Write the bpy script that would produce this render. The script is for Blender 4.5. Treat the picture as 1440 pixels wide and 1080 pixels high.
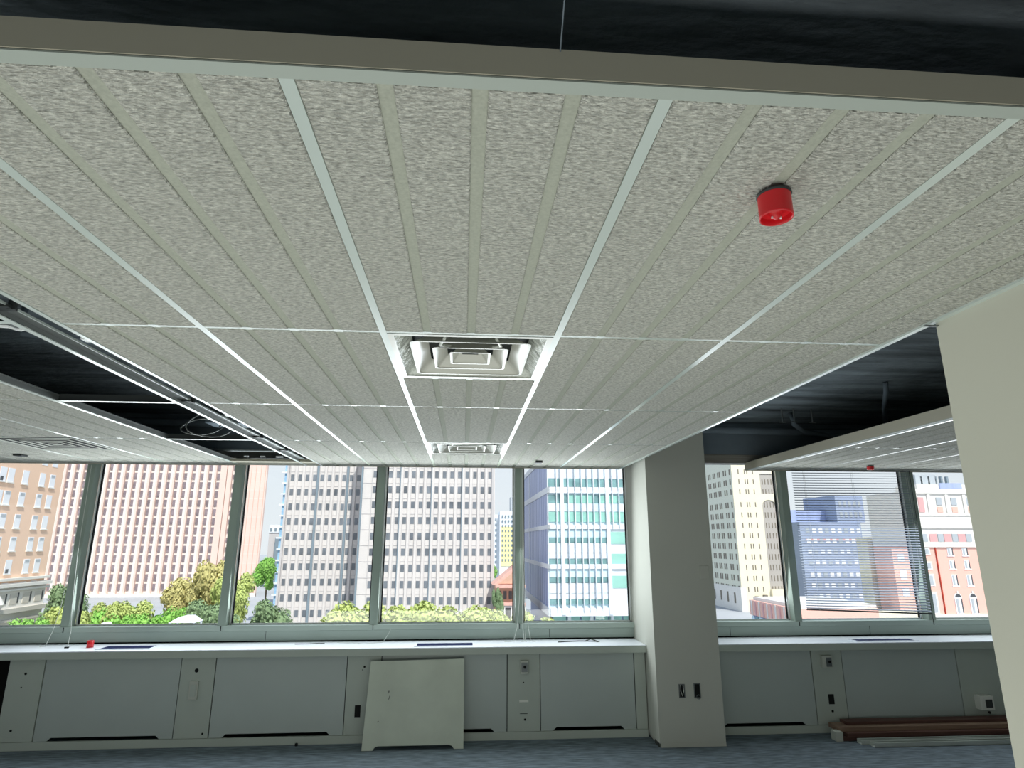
import bpy, bmesh, math, random
from mathutils import Matrix, Vector
random.seed(7)
sc = bpy.context.scene
for o in list(bpy.data.objects): bpy.data.objects.remove(o)
COL = sc.collection
ZO = 2.30           # finished floor to underside of the suspended ceiling; all z below are relative to that underside
T = 0.6096          # two-foot ceiling module

# ------------------------------------------------------------------ camera
f_px = 864.3
pit, rol, yaw = .2515, .0013, .0761
fw = Vector((math.sin(yaw)*math.cos(pit), math.cos(yaw)*math.cos(pit), math.sin(pit)))
rt = Vector((math.cos(yaw), -math.sin(yaw), 0)); up = rt.cross(fw)
rt2 = rt*math.cos(rol) + up*math.sin(rol); up2 = up*math.cos(rol) - rt*math.sin(rol)
cam = bpy.data.objects.new('camera', bpy.data.cameras.new('camera')); COL.objects.link(cam)
cam.data.sensor_width = 36; cam.data.lens = f_px/1440*36; cam.data.clip_start = .02; cam.data.clip_end = 3000
cam.matrix_world = Matrix(((rt2.x, up2.x, -fw.x, .2925), (rt2.y, up2.y, -fw.y, -.8272), (rt2.z, up2.z, -fw.z, -.7038+ZO), (0, 0, 0, 1)))
sc.camera = cam

# ------------------------------------------------------------------ world, sun, lights, exposure
w = bpy.data.worlds.new('sky'); sc.world = w; w.use_nodes = True
nt = w.node_tree; bg = nt.nodes['Background']
tc = nt.nodes.new('ShaderNodeTexCoord'); sx = nt.nodes.new('ShaderNodeSeparateXYZ'); rp = nt.nodes.new('ShaderNodeValToRGB')
nt.links.new(tc.outputs['Generated'], sx.inputs[0]); nt.links.new(sx.outputs['Z'], rp.inputs[0])
rp.color_ramp.elements[0].position = 0.0; rp.color_ramp.elements[0].color = (.86, .89, .93, 1)
rp.color_ramp.elements[1].position = .8; rp.color_ramp.elements[1].color = (.50, .66, .92, 1)
nt.links.new(rp.outputs[0], bg.inputs['Color']); bg.inputs['Strength'].default_value = 1.1
sun = bpy.data.objects.new('sun', bpy.data.lights.new('sun', 'SUN')); COL.objects.link(sun)
sun.data.energy = 5.2; sun.data.angle = .01; sun.data.color = (1, .96, .90)
sun.rotation_euler = Vector((.27, -.70, .95)).to_track_quat('Z', 'Y').to_euler()
def area(name, loc, to, sx_, sy_, e, col=(1, 1, 1)):
    l = bpy.data.objects.new(name, bpy.data.lights.new(name, 'AREA')); COL.objects.link(l)
    l.data.shape = 'RECTANGLE'; l.data.size = sx_; l.data.size_y = sy_; l.data.energy = e; l.data.color = col
    l.location = (loc[0], loc[1], loc[2]+ZO); l.rotation_euler = (Vector(to)-Vector(loc)).to_track_quat('-Z', 'Y').to_euler()
area('fill_light', (-1.0, .45, -2.26), (-1.0, .4501, 0), 6.4, 2.9, 64, (.97, 1, .93))  # unseen panel on the floor, added to brighten the ceiling
area('fill_light', (.4, -1.5, -2.12), (.4, 4.85, -2.0), 5.5, .22, 34, (1, 1, .95))  # unseen low panel, added to brighten the covers under the windows
area('window_fill', (-.9, 5.13, -.70), (-.9, 0, -1.5), 5.2, 1.2, 84, (.90, .97, 1.0))  # fill panel added just inside the windows to brighten the room
area('window_fill', (5.0, 5.13, -.70), (5.0, 0, -2.0), 4.6, 1.2, 56, (.90, .97, 1.0))  # second added fill panel, inside the right window band
sc.view_settings.view_transform = 'Standard'; sc.view_settings.look = 'None'
sc.view_settings.gamma = 1; sc.view_settings.exposure = 0.0; sc.view_settings.use_curve_mapping = False

# ------------------------------------------------------------------ materials
def srgb(c):
    return tuple((v/255/12.92 if v/255 <= .04045 else ((v/255+.055)/1.055)**2.4) for v in c) + (1,)
def mat(name, c, rough=.7, metal=0, spec=.3, noise=None, bump=None, trans=0, emit=None):
    """c sRGB; noise=(scale xyz, amount, detail); bump=(scale xyz, strength, distance, detail)"""
    m = bpy.data.materials.new(name); m.use_nodes = True; n = m.node_tree; b = n.nodes['Principled BSDF']
    b.inputs['Base Color'].default_value = srgb(c); b.inputs['Roughness'].default_value = rough
    b.inputs['Metallic'].default_value = metal; b.inputs['Specular IOR Level'].default_value = spec
    b.inputs['Transmission Weight'].default_value = trans
    geo = n.nodes.new('ShaderNodeNewGeometry')
    def nz(scale, det):
        mp = n.nodes.new('ShaderNodeMapping'); mp.inputs['Scale'].default_value = scale
        n.links.new(geo.outputs['Position'], mp.inputs['Vector'])
        t = n.nodes.new('ShaderNodeTexNoise'); t.inputs['Scale'].default_value = 1; t.inputs['Detail'].default_value = det
        n.links.new(mp.outputs[0], t.inputs['Vector']); return t.outputs['Fac']
    if noise:
        s, amt, det = noise
        r = n.nodes.new('ShaderNodeMapRange'); r.inputs['From Min'].default_value = .25; r.inputs['From Max'].default_value = .75
        r.inputs['To Min'].default_value = 1-amt; r.inputs['To Max'].default_value = 1+amt
        n.links.new(nz(s, det), r.inputs['Value'])
        mx = n.nodes.new('ShaderNodeVectorMath'); mx.operation = 'SCALE'; mx.inputs[0].default_value = srgb(c)[:3]
        n.links.new(r.outputs[0], mx.inputs['Scale']); n.links.new(mx.outputs[0], b.inputs['Base Color'])
    if bump:
        s, st, di, det = bump
        bp = n.nodes.new('ShaderNodeBump'); bp.inputs['Strength'].default_value = st; bp.inputs['Distance'].default_value = di
        n.links.new(nz(s, det), bp.inputs['Height']); n.links.new(bp.outputs[0], b.inputs['Normal'])
    return m
M = {}
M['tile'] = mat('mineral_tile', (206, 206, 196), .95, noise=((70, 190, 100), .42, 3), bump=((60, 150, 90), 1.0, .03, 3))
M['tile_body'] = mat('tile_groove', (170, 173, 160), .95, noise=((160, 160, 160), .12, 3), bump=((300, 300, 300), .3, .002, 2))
M['tee'] = mat('white_grid_metal', (198, 208, 202), .22, spec=1.0)
M['fascia'] = mat('cloud_trim_paint', (182, 178, 160), .6)
M['lip'] = mat('cloud_lip_paint', (168, 176, 168), .5)
M['deck'] = mat('lifted_black_fireproofing', (122, 132, 138), .95, noise=((.9, 6, 3), .85, 6), bump=((9, 20, 9), .9, .03, 5))  # base lifted for veiling glare; mottle stands in for light on rough spray
M['blackpaint'] = mat('lifted_black_paint', (118, 130, 140), .6, noise=((2, 2, 2), .25, 3))  # black raised to grey to stand in for veiling glare
M['rail'] = mat('dark_rail_metal', (120, 124, 122), .4, metal=.5)
M['galv'] = mat('galvanised_metal', (120, 126, 126), .45, metal=.6, noise=((6, 6, 6), .15, 3))
M['wall'] = mat('wall_paint_warm', (203, 203, 188), .75, noise=((1.2, 1.2, 1.2), .03, 2), bump=((60, 60, 60), .08, .002, 2))
M['colpaint'] = mat('column_paint', (196, 198, 188), .75, noise=((1.5, 1.5, 1.5), .03, 2))
M['frame'] = mat('window_frame_paint', (168, 182, 174), .45, spec=.4, noise=((3, 3, 3), .04, 2))
M['mull'] = mat('mullion_metal', (150, 164, 154), .65, spec=.2, noise=((8, 8, 1.5), .06, 2))
M['headp'] = mat('window_head_paint', (150, 146, 138), .4, noise=((2, 2, 60), .3, 3))
M['bead'] = mat('white_glazing_bead', (236, 240, 240), .4)
M['gasket'] = mat('black_gasket', (26, 28, 30), .6)
M['ledge'] = mat('skylit_ledge', (238, 243, 250), .3, spec=.6, noise=((2, 6, 2), .03, 2))  # whitened towards blue for the sky light falling on the ledge
M['cover'] = mat('enamelled_cover', (182, 192, 188), .42, spec=.4, noise=((2.5, 2.5, 2.5), .035, 3))
M['cover2'] = mat('scuffed_lit_cover', (198, 206, 192), .5, noise=((5, 5, 5), .07, 4))  # scuffs are wear; paler base holds the different light on the leaning panel
M['plate'] = mat('enamelled_plate', (184, 193, 184), .45, noise=((3, 3, 3), .04, 3))
M['dark'] = mat('dark_cavity', (22, 24, 24), .8)
M['scuff'] = mat('dark_scuff', (70, 74, 70), .8)
M['white'] = mat('white_plastic', (226, 228, 220), .4)
M['offwhite'] = mat('aged_plastic', (190, 194, 184), .5)
M['grille'] = mat('grille_metal', (66, 76, 128), .35, metal=.3)
M['red'] = mat('red_plastic', (214, 34, 42), .3, spec=.5); 
M['red'].node_tree.nodes['Principled BSDF'].inputs['Subsurface Weight'].default_value = .0
M['clear'] = mat('clear_cord', (216, 220, 214), .3)
M['wood'] = mat('old_plank_wood', (136, 112, 94), .7, noise=((1.5, 20, 40), .25, 4))
M['wood2'] = mat('stained_trim_wood', (92, 64, 56), .6, noise=((2, 26, 40), .3, 4))
M['slat'] = mat('blind_slat', (150, 160, 178), .4, metal=.2)
M['film'] = mat('plastic_film_wrap', (222, 226, 218), .12, spec=.8, bump=((22, 30, 20), .9, .03, 3))
M['louver'] = mat('louver_enamel', (206, 206, 196), .2, spec=.8)
M['louver2'] = mat('matt_louver', (206, 208, 198), .75)
M['neck'] = mat('diffuser_neck', (54, 58, 58), .5)
def carpet():
    m = mat('woven_carpet', (104, 116, 124), .95, noise=((8, 38, 10), .52, 6), bump=((120, 320, 100), .6, .004, 3)); return m
M['carpet'] = carpet()
g = bpy.data.materials.new('window_glass'); g.use_nodes = True; n = g.node_tree; n.nodes.clear()
out = n.nodes.new('ShaderNodeOutputMaterial'); mixs = n.nodes.new('ShaderNodeMixShader'); tr = n.nodes.new('ShaderNodeBsdfTransparent'); gl = n.nodes.new('ShaderNodeBsdfGlossy')
lw = n.nodes.new('ShaderNodeFresnel'); lw.inputs['IOR'].default_value = 1.35; gl.inputs['Roughness'].default_value = .02; tr.inputs['Color'].default_value = (.95, .97, .965, 1)
n.links.new(lw.outputs[0], mixs.inputs[0]); n.links.new(tr.outputs[0], mixs.inputs[1]); n.links.new(gl.outputs[0], mixs.inputs[2]); n.links.new(mixs.outputs[0], out.inputs[0])
M['glass'] = g
# outdoors
M['gray_pre'] = mat('pale_precast', (214, 208, 205), .9, noise=((.5, .5, .15), .05, 4))
M['gray_groove'] = mat('precast_groove', (196, 192, 192), .9)
M['gray_rib'] = mat('grey_rib', (128, 142, 152), .8)
M['gray_win'] = mat('office_pane', (112, 118, 126), .3, spec=.6, noise=((.25, .25, .25), .45, 3))
M['sash'] = mat('window_sash', (178, 184, 190), .6)
M['pink'] = mat('pink_pier', (228, 200, 188), .9, noise=((.2, .2, .05), .05, 3))
M['pink2'] = mat('rust_groove', (218, 174, 158), .9)
M['pinkwhite'] = mat('white_pier', (228, 219, 212), .9)
M['pinkwin'] = mat('tower_pane', (136, 124, 130), .4, noise=((.12, .12, .3), .35, 3))
M['brick'] = mat('orange_brick', (240, 204, 178), .95, noise=((3, 3, 9), .07, 4))
M['stone'] = mat('white_stone', (230, 226, 220), .9, noise=((.6, .6, .6), .04, 4))
M['stone_sh'] = mat('carved_stone', (206, 200, 190), .9)
M['blindw'] = mat('window_shade_white', (240, 240, 244), .7)
M['darkpane'] = mat('dark_pane', (86, 88, 92), .3)
M['gw_white'] = mat('white_spandrel', (226, 231, 236), .6)
M['gw_pale'] = mat('pale_glass', (206, 228, 236), .3)
M['gw_dark'] = mat('teal_glass', (122, 158, 160), .25, noise=((.4, .4, .5), .35, 3))
M['gw_green'] = mat('green_glass', (150, 200, 188), .3, noise=((.3, .3, .6), .12, 3))
M['gw_side'] = mat('blue_panel', (164, 176, 212), .35, noise=((1, .8, .1), .12, 3))
M['gw_side2'] = mat('blue_panel_dark', (132, 146, 190), .4)
M['gw_fin'] = mat('fin_metal', (226, 232, 238), .5)
M['cream'] = mat('cream_limestone', (234, 225, 200), .9, noise=((.3, .3, .3), .03, 3))
M['creamside'] = mat('shaded_limestone', (222, 222, 206), .9)  # cream stone greyed for the side turned from the sun
M['creamrec'] = mat('shaded_shaft_limestone', (176, 170, 164), .9)  # stone darkened for the shade inside the recessed shaft
M['creamwin'] = mat('cream_tower_pane', (124, 116, 104), .5)
M['redbrick'] = mat('salmon_brick', (238, 188, 174), .95, noise=((2, 2, 4), .05, 3))
M['redbrick2'] = mat('rose_brick', (214, 168, 168), .95)
M['pipe'] = mat('red_pipe', (176, 62, 44), .7)
M['bluebld'] = mat('blue_grey_facade', (158, 170, 196), .8, noise=((.1, .1, .3), .08, 3))
M['roofred'] = mat('red_tile_roof', (222, 178, 166), .9, noise=((1, 1, 1), .12, 3))
M['brown'] = mat('brown_brick', (206, 170, 150), .95, noise=((.5, .5, .5), .1, 3))
M['yellow'] = mat('yellow_facade', (240, 232, 170), .9)
M['ltblue'] = mat('light_blue_facade', (150, 186, 214), .6, noise=((.4, .4, .6), .25, 3))
M['asphalt'] = mat('street_asphalt', (170, 172, 176), .95, noise=((.05, .05, .05), .1, 3))
M['leafA'] = mat('leaf_yellow_green', (180, 192, 116), .8, noise=((1.2, 1.2, 1.2), .22, 3))
M['leafB'] = mat('leaf_bright_green', (140, 190, 92), .8, noise=((1.2, 1.2, 1.2), .22, 3))
M['leafC'] = mat('leaf_dull_green', (130, 152, 112), .8, noise=((1.2, 1.2, 1.2), .25, 3))
M['leafD'] = mat('leaf_olive', (196, 188, 128), .8, noise=((1.2, 1.2, 1.2), .22, 3))
M['trunk'] = mat('bark', (120, 104, 88), .95)
M['canvas'] = mat('white_canvas', (238, 240, 246), .8)

# ------------------------------------------------------------------ builders
ORG = {}
class B:
    def __init__(s): s.v = []; s.f = []
    def add(s, vs, fs):
        n0 = len(s.v); s.v += [tuple(v) for v in vs]; s.f += [tuple(i+n0 for i in f) for f in fs]; return s
    def box(s, x0, x1, y0, y1, z0, z1):
        if x0 > x1: x0, x1 = x1, x0
        if y0 > y1: y0, y1 = y1, y0
        if z0 > z1: z0, z1 = z1, z0
        return s.add([(x0, y0, z0), (x1, y0, z0), (x1, y1, z0), (x0, y1, z0), (x0, y0, z1), (x1, y0, z1), (x1, y1, z1), (x0, y1, z1)],
                     [(0, 3, 2, 1), (4, 5, 6, 7), (0, 1, 5, 4), (1, 2, 6, 5), (2, 3, 7, 6), (3, 0, 4, 7)])
    def bbox(s, x0, x1, y0, y1, z0, z1, b):
        bm = bmesh.new(); bmesh.ops.create_cube(bm, size=1)
        for v in bm.verts: v.co = Vector(((x0+x1)/2+v.co.x*(x1-x0), (y0+y1)/2+v.co.y*(y1-y0), (z0+z1)/2+v.co.z*(z1-z0)))
        bmesh.ops.bevel(bm, geom=bm.edges[:], offset=b, segments=2, affect='EDGES', profile=.6)
        bm.verts.index_update(); s.add([v.co for v in bm.verts], [[v.index for v in f.verts] for f in bm.faces]); bm.free(); return s
    def prism(s, poly, axis, a0, a1):
        """poly: 2D points; axis 'x','y','z' extruded from a0 to a1"""
        def p(q, a): return {'x': (a, q[0], q[1]), 'y': (q[0], a, q[1]), 'z': (q[0], q[1], a)}[axis]
        k = len(poly); vs = [p(q, a0) for q in poly]+[p(q, a1) for q in poly]
        return s.add(vs, [tuple(range(k))[::-1], tuple(range(k, 2*k))]+[(i, (i+1) % k, (i+1) % k+k, i+k) for i in range(k)])
    def tube(s, pts, r, n=6):
        pts = [Vector(p) for p in pts]; vs = []; fs = []
        for i, p in enumerate(pts):
            d = (pts[min(i+1, len(pts)-1)]-pts[max(i-1, 0)]).normalized()
            a = d.cross(Vector((0, 0, 1)));  a = a if a.length > .05 else d.cross(Vector((1, 0, 0))); a.normalize(); b = d.cross(a)
            vs += [p+a*math.cos(t*2*math.pi/n)*r+b*math.sin(t*2*math.pi/n)*r for t in range(n)]
        for i in range(len(pts)-1):
            for t in range(n): fs.append((i*n+t, i*n+(t+1) % n, (i+1)*n+(t+1) % n, (i+1)*n+t))
        fs += [tuple(range(n))[::-1], tuple(range((len(pts)-1)*n, len(pts)*n))]
        return s.add(vs, fs)
    def lathe(s, prof, cx, cy, cz, n=24, axis='z'):
        vs = []; fs = []
        for (r, z) in prof:
            for t in range(n):
                c, d = math.cos(t*2*math.pi/n)*r, math.sin(t*2*math.pi/n)*r
                vs.append((cx+c, cy+d, cz+z) if axis == 'z' else (cx+c, cy+z, cz+d))
        for i in range(len(prof)-1):
            for t in range(n): fs.append((i*n+t, i*n+(t+1) % n, (i+1)*n+(t+1) % n, (i+1)*n+t))
        return s.add(vs, fs)
    def obj(s, name, m, parent=None, org=None, smooth=False, label=None):
        o0 = Vector(ORG[parent.name]) if parent else Vector(org if org else s.base())
        me = bpy.data.meshes.new(name); me.from_pydata([tuple(Vector(v)-o0) for v in s.v], [], s.f)
        bm = bmesh.new(); bm.from_mesh(me); bmesh.ops.recalc_face_normals(bm, faces=bm.faces[:]); bm.to_mesh(me); bm.free()
        me.materials.append(M[m] if isinstance(m, str) else m)
        if smooth: me.polygons.foreach_set('use_smooth', [True]*len(me.polygons))
        o = bpy.data.objects.new(name, me); COL.objects.link(o)
        if parent: o.parent = parent
        else: o.location = (o0.x, o0.y, o0.z+ZO)
        ORG[o.name] = tuple(o0)
        if label: o['label'] = label
        return o
    def base(s):
        xs = [v[0] for v in s.v]; ys = [v[1] for v in s.v]; zs = [v[2] for v in s.v]
        return ((min(xs)+max(xs))/2, (min(ys)+max(ys))/2, min(zs))
def tag(o, label=None, cat=None, group=None, kind=None):
    if label: o['label'] = label
    if cat: o['category'] = cat
    if group: o['group'] = group
    if kind: o['kind'] = kind
    return o
def thing(name, loc, label, cat, group=None, kind=None):
    o = bpy.data.objects.new(name, None); COL.objects.link(o); o.empty_display_size = .1
    o.location = (loc[0], loc[1], loc[2]+ZO); ORG[o.name] = tuple(loc); return tag(o, label, cat, group, kind)
UC = {}
def unit(m):
    if m not in UC:
        me = bpy.data.meshes.new('piece_'+m); h = .5
        me.from_pydata([(-h, -h, -h), (h, -h, -h), (h, h, -h), (-h, h, -h), (-h, -h, h), (h, -h, h), (h, h, h), (-h, h, h)], [],
                       [(0, 3, 2, 1), (4, 5, 6, 7), (0, 1, 5, 4), (1, 2, 6, 5), (2, 3, 7, 6), (3, 0, 4, 7)])
        me.materials.append(M[m]); UC[m] = me
    return UC[m]
def piece(name, m, parent, x0, x1, y0, y1, z0, z1):
    """a block that shares one mesh with all alike pieces of its material"""
    o = bpy.data.objects.new(name, unit(m)); COL.objects.link(o); q = ORG[parent.name]; o.parent = parent
    o.location = ((x0+x1)/2-q[0], (y0+y1)/2-q[1], (z0+z1)/2-q[2]); o.scale = (abs(x1-x0), abs(y1-y0), abs(z1-z0))
    return o

# ================================================================== room shell
FL = -2.30; DK = .47
tag(B().box(-9, 9, -8, 5.30, FL-.12, FL).obj('floor', 'carpet'), 'blue-grey streaky woven carpet floor', 'floor', kind='structure')
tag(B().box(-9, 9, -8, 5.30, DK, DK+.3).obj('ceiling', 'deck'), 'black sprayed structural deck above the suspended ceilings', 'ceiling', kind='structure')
tag(B().box(-9.2, 9.2, -8.2, -8, FL, DK).obj('wall_back', 'wall'), 'painted back wall behind the viewer', 'wall', kind='structure')
tag(B().box(9, 9.2, -8, 5.3, FL, DK).obj('wall_right', 'wall'), 'painted side wall far to the right', 'wall', kind='structure')
wl = B().box(-9.2, -9, -8, 5.3, FL, -1.43); wl.box(-9.2, -9, -8, 5.3, .06, DK).box(-9.2, -9, -8, -7.5, -1.43, .06).box(-9.2, -9, 4.9, 5.3, -1.43, .06)
tag(wl.obj('wall_left', 'wall'), 'painted side wall far to the left with a window band', 'wall', kind='structure')
# window wall: spandrel below the sill, black bulkhead above the head
ww = B().box(-9, 9, 5.22, 5.32, FL, -1.475)
tag(ww.obj('wall_window', 'dark'), 'outer wall below the windows behind the convector covers', 'wall', kind='structure')
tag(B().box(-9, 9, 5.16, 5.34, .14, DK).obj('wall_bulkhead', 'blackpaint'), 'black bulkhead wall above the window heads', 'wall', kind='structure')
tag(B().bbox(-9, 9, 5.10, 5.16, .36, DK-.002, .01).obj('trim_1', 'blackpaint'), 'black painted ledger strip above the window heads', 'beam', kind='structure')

# square column between the two window bays
cx0, cx1, cy0 = 1.895, 2.445, 4.56
c = thing('column', (2.17, 4.9, FL), 'square painted column between the two window bays', 'column', kind='structure')
B().bbox(cx0, cx1, cy0, 5.30, FL+.03, DK, .004).obj('column_shaft', 'colpaint', c)
# torn lower left corner of the plasterboard
rg = [(cy0, FL), (5.3, FL), (5.3, FL+.031), (cy0+.22, FL+.031), (cy0+.17, FL+.05), (cy0+.12, FL+.03), (cy0+.08, FL+.045), (cy0+.03, FL+.034), (cy0, FL+.031)]
B().box(cx0+.015, cx1, cy0, 5.3, FL, FL+.031).obj('column_foot', 'colpaint', c)
B().box(cx0-.001, cx0+.006, cy0+.02, cy0+.13, FL, FL+.028).obj('torn_edge', 'scuff', c, label='torn chipped plaster edge at the column foot')
# near column at the right edge of the view
tag(B().bbox(1.822, 2.45, .16, .966, FL, .05, .004).obj('column', 'wall'), 'large cream-painted column close by at the right edge', 'column', kind='structure')
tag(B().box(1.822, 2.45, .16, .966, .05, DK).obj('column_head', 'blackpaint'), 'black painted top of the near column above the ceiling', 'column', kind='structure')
tag(B().bbox(1.775, 1.822, .952, .962, -.022, -.017, .002).obj('wall_clip', 'galv'), 'small metal clip where the near column meets the suspended ceiling', 'clip')

# ================================================================== windows
def window(name, label, xs, left_end, right_end):
    w_ = thing(name, ((left_end+right_end)/2, 5.2, -1.555), label, 'window', kind='structure')
    B().bbox(left_end, right_end, 5.195, 5.25, -1.56, -1.478, .003).obj('apron', 'frame', w_)
    B().bbox(left_end, right_end, 5.165, 5.30, -1.474, -1.43, .004).obj('sill_rail', 'frame', w_)
    B().bbox(left_end, right_end, 5.155, 5.30, .063, .150, .004).obj('head_rail', 'headp', w_)
    for x in xs:
        B().bbox(x-.036, x+.036, 5.17, 5.262, -1.43, .063, .004).obj('mullion', 'mull', w_)
    ed = [left_end]+list(xs)+[right_end]
    for a, b in zip(ed[:-1], ed[1:]):
        a2 = a+.036 if a in xs else a; b2 = b-.036 if b in xs else b
        bd = B()
        for (u, v) in ((a2, a2+.012), (b2-.012, b2)): bd.box(u, v, 5.262, 5.285, -1.43, .063)
        bd.box(a2, b2, 5.262, 5.285, -1.43, -1.42); bd.obj('glazing_bead', 'bead', w_)
        gk = B()
        for (u, v) in ((a2+.012, a2+.022), (b2-.022, b2-.012)): gk.box(u, v, 5.272, 5.29, -1.42, .063)
        gk.obj('gasket', 'gasket', w_)
        B().box(a2+.005, b2-.005, 5.290, 5.296, -1.43, .063).obj('glass_pane', 'glass', w_)
    return w_
w1 = window('window_1', 'long window band left of the square column with four grey-green mullions in view', [-8.48, -7.15, -5.82, -4.49, -3.162, -1.835, -.505, .822], -9, 1.895)
for x in (-3.162, -1.835, -.505, .822):                      # joints in the sill rail below each mullion
    B().box(x-.0025, x+.0025, 5.160, 5.166, -1.474, -1.432).obj('rail_joint', 'gasket', w1)
w2 = window('window_2', 'window band right of the square column with a venetian blind', [3.49, 4.835, 6.17, 7.5], 2.445, 9)
for x in (3.49, 4.835): B().box(x-.0025, x+.0025, 5.160, 5.166, -1.474, -1.432).obj('rail_joint', 'gasket', w2)
for x in (2.82, 4.2): B().box(x-.0015, x+.0015, 5.192, 5.196, -1.556, -1.48).obj('apron_joint', 'scuff', w2)
for x in (-3.9, -1.45, 1.1): B().box(x-.0015, x+.0015, 5.192, 5.196, -1.556, -1.48).obj('apron_joint', 'scuff', w1)

# ledge along the sill
def ledge(a, b, label):
    t = thing('window_ledge', ((a+b)/2, 5, -1.632), label, 'ledge')
    B().bbox(a, b, 4.800, 5.196, -1.578, -1.57, .002).obj('ledge_top', 'ledge', t)
    B().bbox(a, b, 4.801, 5.19, -1.632, -1.578, .003).obj('nosing', 'plate', t)
ledge(-9, 1.893, 'long pale ledge under the windows left of the square column')
ledge(2.447, 9, 'pale ledge under the windows right of the square column')
def grille(x0, x1, y0, y1, label):
    t = thing('ledge_grille', ((x0+x1)/2, (y0+y1)/2, -1.57), label, 'grille', 'air grilles in the window ledge')
    fr = B(); z0, z1 = -1.5698, -1.565
    fr.box(x0-.02, x1+.02, y0-.02, y0, z0, z1).box(x0-.02, x1+.02, y1, y1+.02, z0, z1).box(x0-.02, x0, y0, y1, z0, z1).box(x1, x1+.02, y0, y1, z0, z1)
    fr.obj('frame', 'ledge', t)
    B().box(x0, x1, y0, y1, z0, z0+.001).obj('throat', 'grille', t)
    k = 7
    for i in range(k):
        y = y0+(y1-y0)*(i+.5)/k; B().box(x0, x1, y-.003, y+.003, z0+.001, z1-.001).obj('grille_bar', 'grille', t)
grille(-2.70, -2.30, 4.89, 5.04, 'dark linear grille in the left part of the ledge beside the red cap')
grille(-.09, .39, 4.86, 5.00, 'blue-grey linear grille in the ledge above the loose leaning panel')
grille(3.86, 4.41, 4.87, 4.97, 'blue-grey linear grille in the ledge under the venetian blind')

# ================================================================== convector covers, plates and kick base
CY = 4.85; ZT = -1.634; ZB = -2.238
def cover(x0, x1, label, notch=True, y=CY):
    n_ = .10; h = .026
    if notch: poly = [(x0, ZB), (x0+n_, ZB), (x0+n_+.03, ZB+h), (x1-n_-.03, ZB+h), (x1-n_, ZB), (x1, ZB), (x1, ZT), (x0, ZT)]
    else: poly = [(x0, ZB), (x1, ZB), (x1, ZT), (x0, ZT)]
    t = thing('convector_cover', ((x0+x1)/2, y, ZB), label, 'cover', 'painted metal convector covers under the ledge')
    B().prism(poly, 'y', y, y+.016).obj('cover_sheet', 'cover', t)
    for u in (x0+.002, x1-.016): B().box(u, u+.014, y+.016, y+.034, ZB+.03, ZT-.002).obj('side_flange', 'cover', t)
def plate(x0, x1, label):
    t = thing('pilaster_plate', ((x0+x1)/2, CY, ZB), label, 'plate', 'narrow metal plates between the convector covers')
    B().bbox(x0, x1, CY-.004, CY+.012, ZB, ZT, .002).obj('plate_sheet', 'plate', t); return t
g_ = .0035
cover(-3.072+g_, -2.005-g_, 'wide metal convector cover leftmost under the ledge, below the red cap')
cover(-1.728+g_, -.660-g_, 'wide metal convector cover just left of the loose leaning panel')
cover(-.375+g_, .687-g_, 'metal convector cover partly hidden behind the loose leaning panel')
cover(.970+g_, 1.790-g_, 'metal convector cover immediately left of the square column')
cover(2.452, 3.392-g_, 'metal convector cover immediately right of the square column')
cover(3.675+g_, 4.752-g_, 'metal convector cover behind the stack of planks, below the blind', notch=False)
p0 = plate(-3.345, -3.072-g_, 'narrow plate with three screw holes, leftmost in the row beside the open cavity')
p1 = plate(-2.005+g_, -1.728-g_, 'narrow plate carrying a white switch box and a round hole')
p2 = plate(-.660+g_, -.375-g_, 'narrow plate partly behind the left edge of the loose panel')
p3 = plate(.687+g_, .970-g_, 'narrow plate with thermostat box and label strip right of the loose panel')
p4 = plate(1.790+g_, 1.888, 'narrow filler plate touching the left face of the square column')
p5 = plate(3.392+g_, 3.675-g_, 'narrow plate with thermostat and black outlet left of the planks')
p6 = plate(4.752+g_, 5.36, 'plain plate with a boxed display above the planks at far right')
def hole(par, x, z, r=.008, m='dark'):
    B().lathe([(0.0001, -.0055), (r, -.0055), (r, 0)], x, CY, z, 12, 'y').obj('hole', m, par)
hole(p0, -3.21, -1.74, .010); hole(p0, -3.225, -1.842, .006); hole(p0, -3.245, -2.155, .010)
hole(p1, -1.877, -1.733, .016); hole(p2, -.515, -1.722, .009); hole(p2, -.53, -1.745, .004); hole(p1, -1.775, -2.205, .008)
hole(p3, .826, -1.862, .006); hole(p3, .838, -2.148, .009); hole(p5, 3.535, -2.13, .011)
B().box(-.575, -.528, CY-.007, CY, -2.105, -2.015).obj('outlet', 'dark', p2, label='dark outlet peeping past the loose panel')
B().box(3.51, 3.56, CY-.008, CY, -2.075, -1.995).obj('outlet', 'dark', p5, label='black outlet opening')
B().box(.79, .868, CY-.006, CY-.003, -2.015, -1.998).obj('label_strip', 'white', p3, label='small white label strip')
B().box(.795, .86, CY-.0055, CY-.003, -2.105, -2.10).obj('scuff_mark', 'scuff', p3)
def wallbox(x0, x1, z0, z1, d, m, label, face=None, knob=None, y=CY-.004, cat='switch'):
    t = thing('wall_box', ((x0+x1)/2, y, z0), label, cat)
    B().bbox(x0, x1, y-d, y, z0, z1, min(.004, d*.3)).obj('box_body', m, t)
    if face: B().bbox(face[0], face[1], y-d-.004, y-d, face[2], face[3], .001).obj('face_plate', face[4], t)
    if knob: B().lathe([(0.0001, -.012), (knob[2], -.012), (knob[2], 0)], knob[0], y-d-.003, knob[1], 14, 'y').obj('knob', 'dark', t)
wallbox(-1.915, -1.845, -1.95, -1.81, .02, 'offwhite', 'white switch box on the plate between the two left covers', (-1.903, -1.857, -1.925, -1.835, 'plate'))
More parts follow.
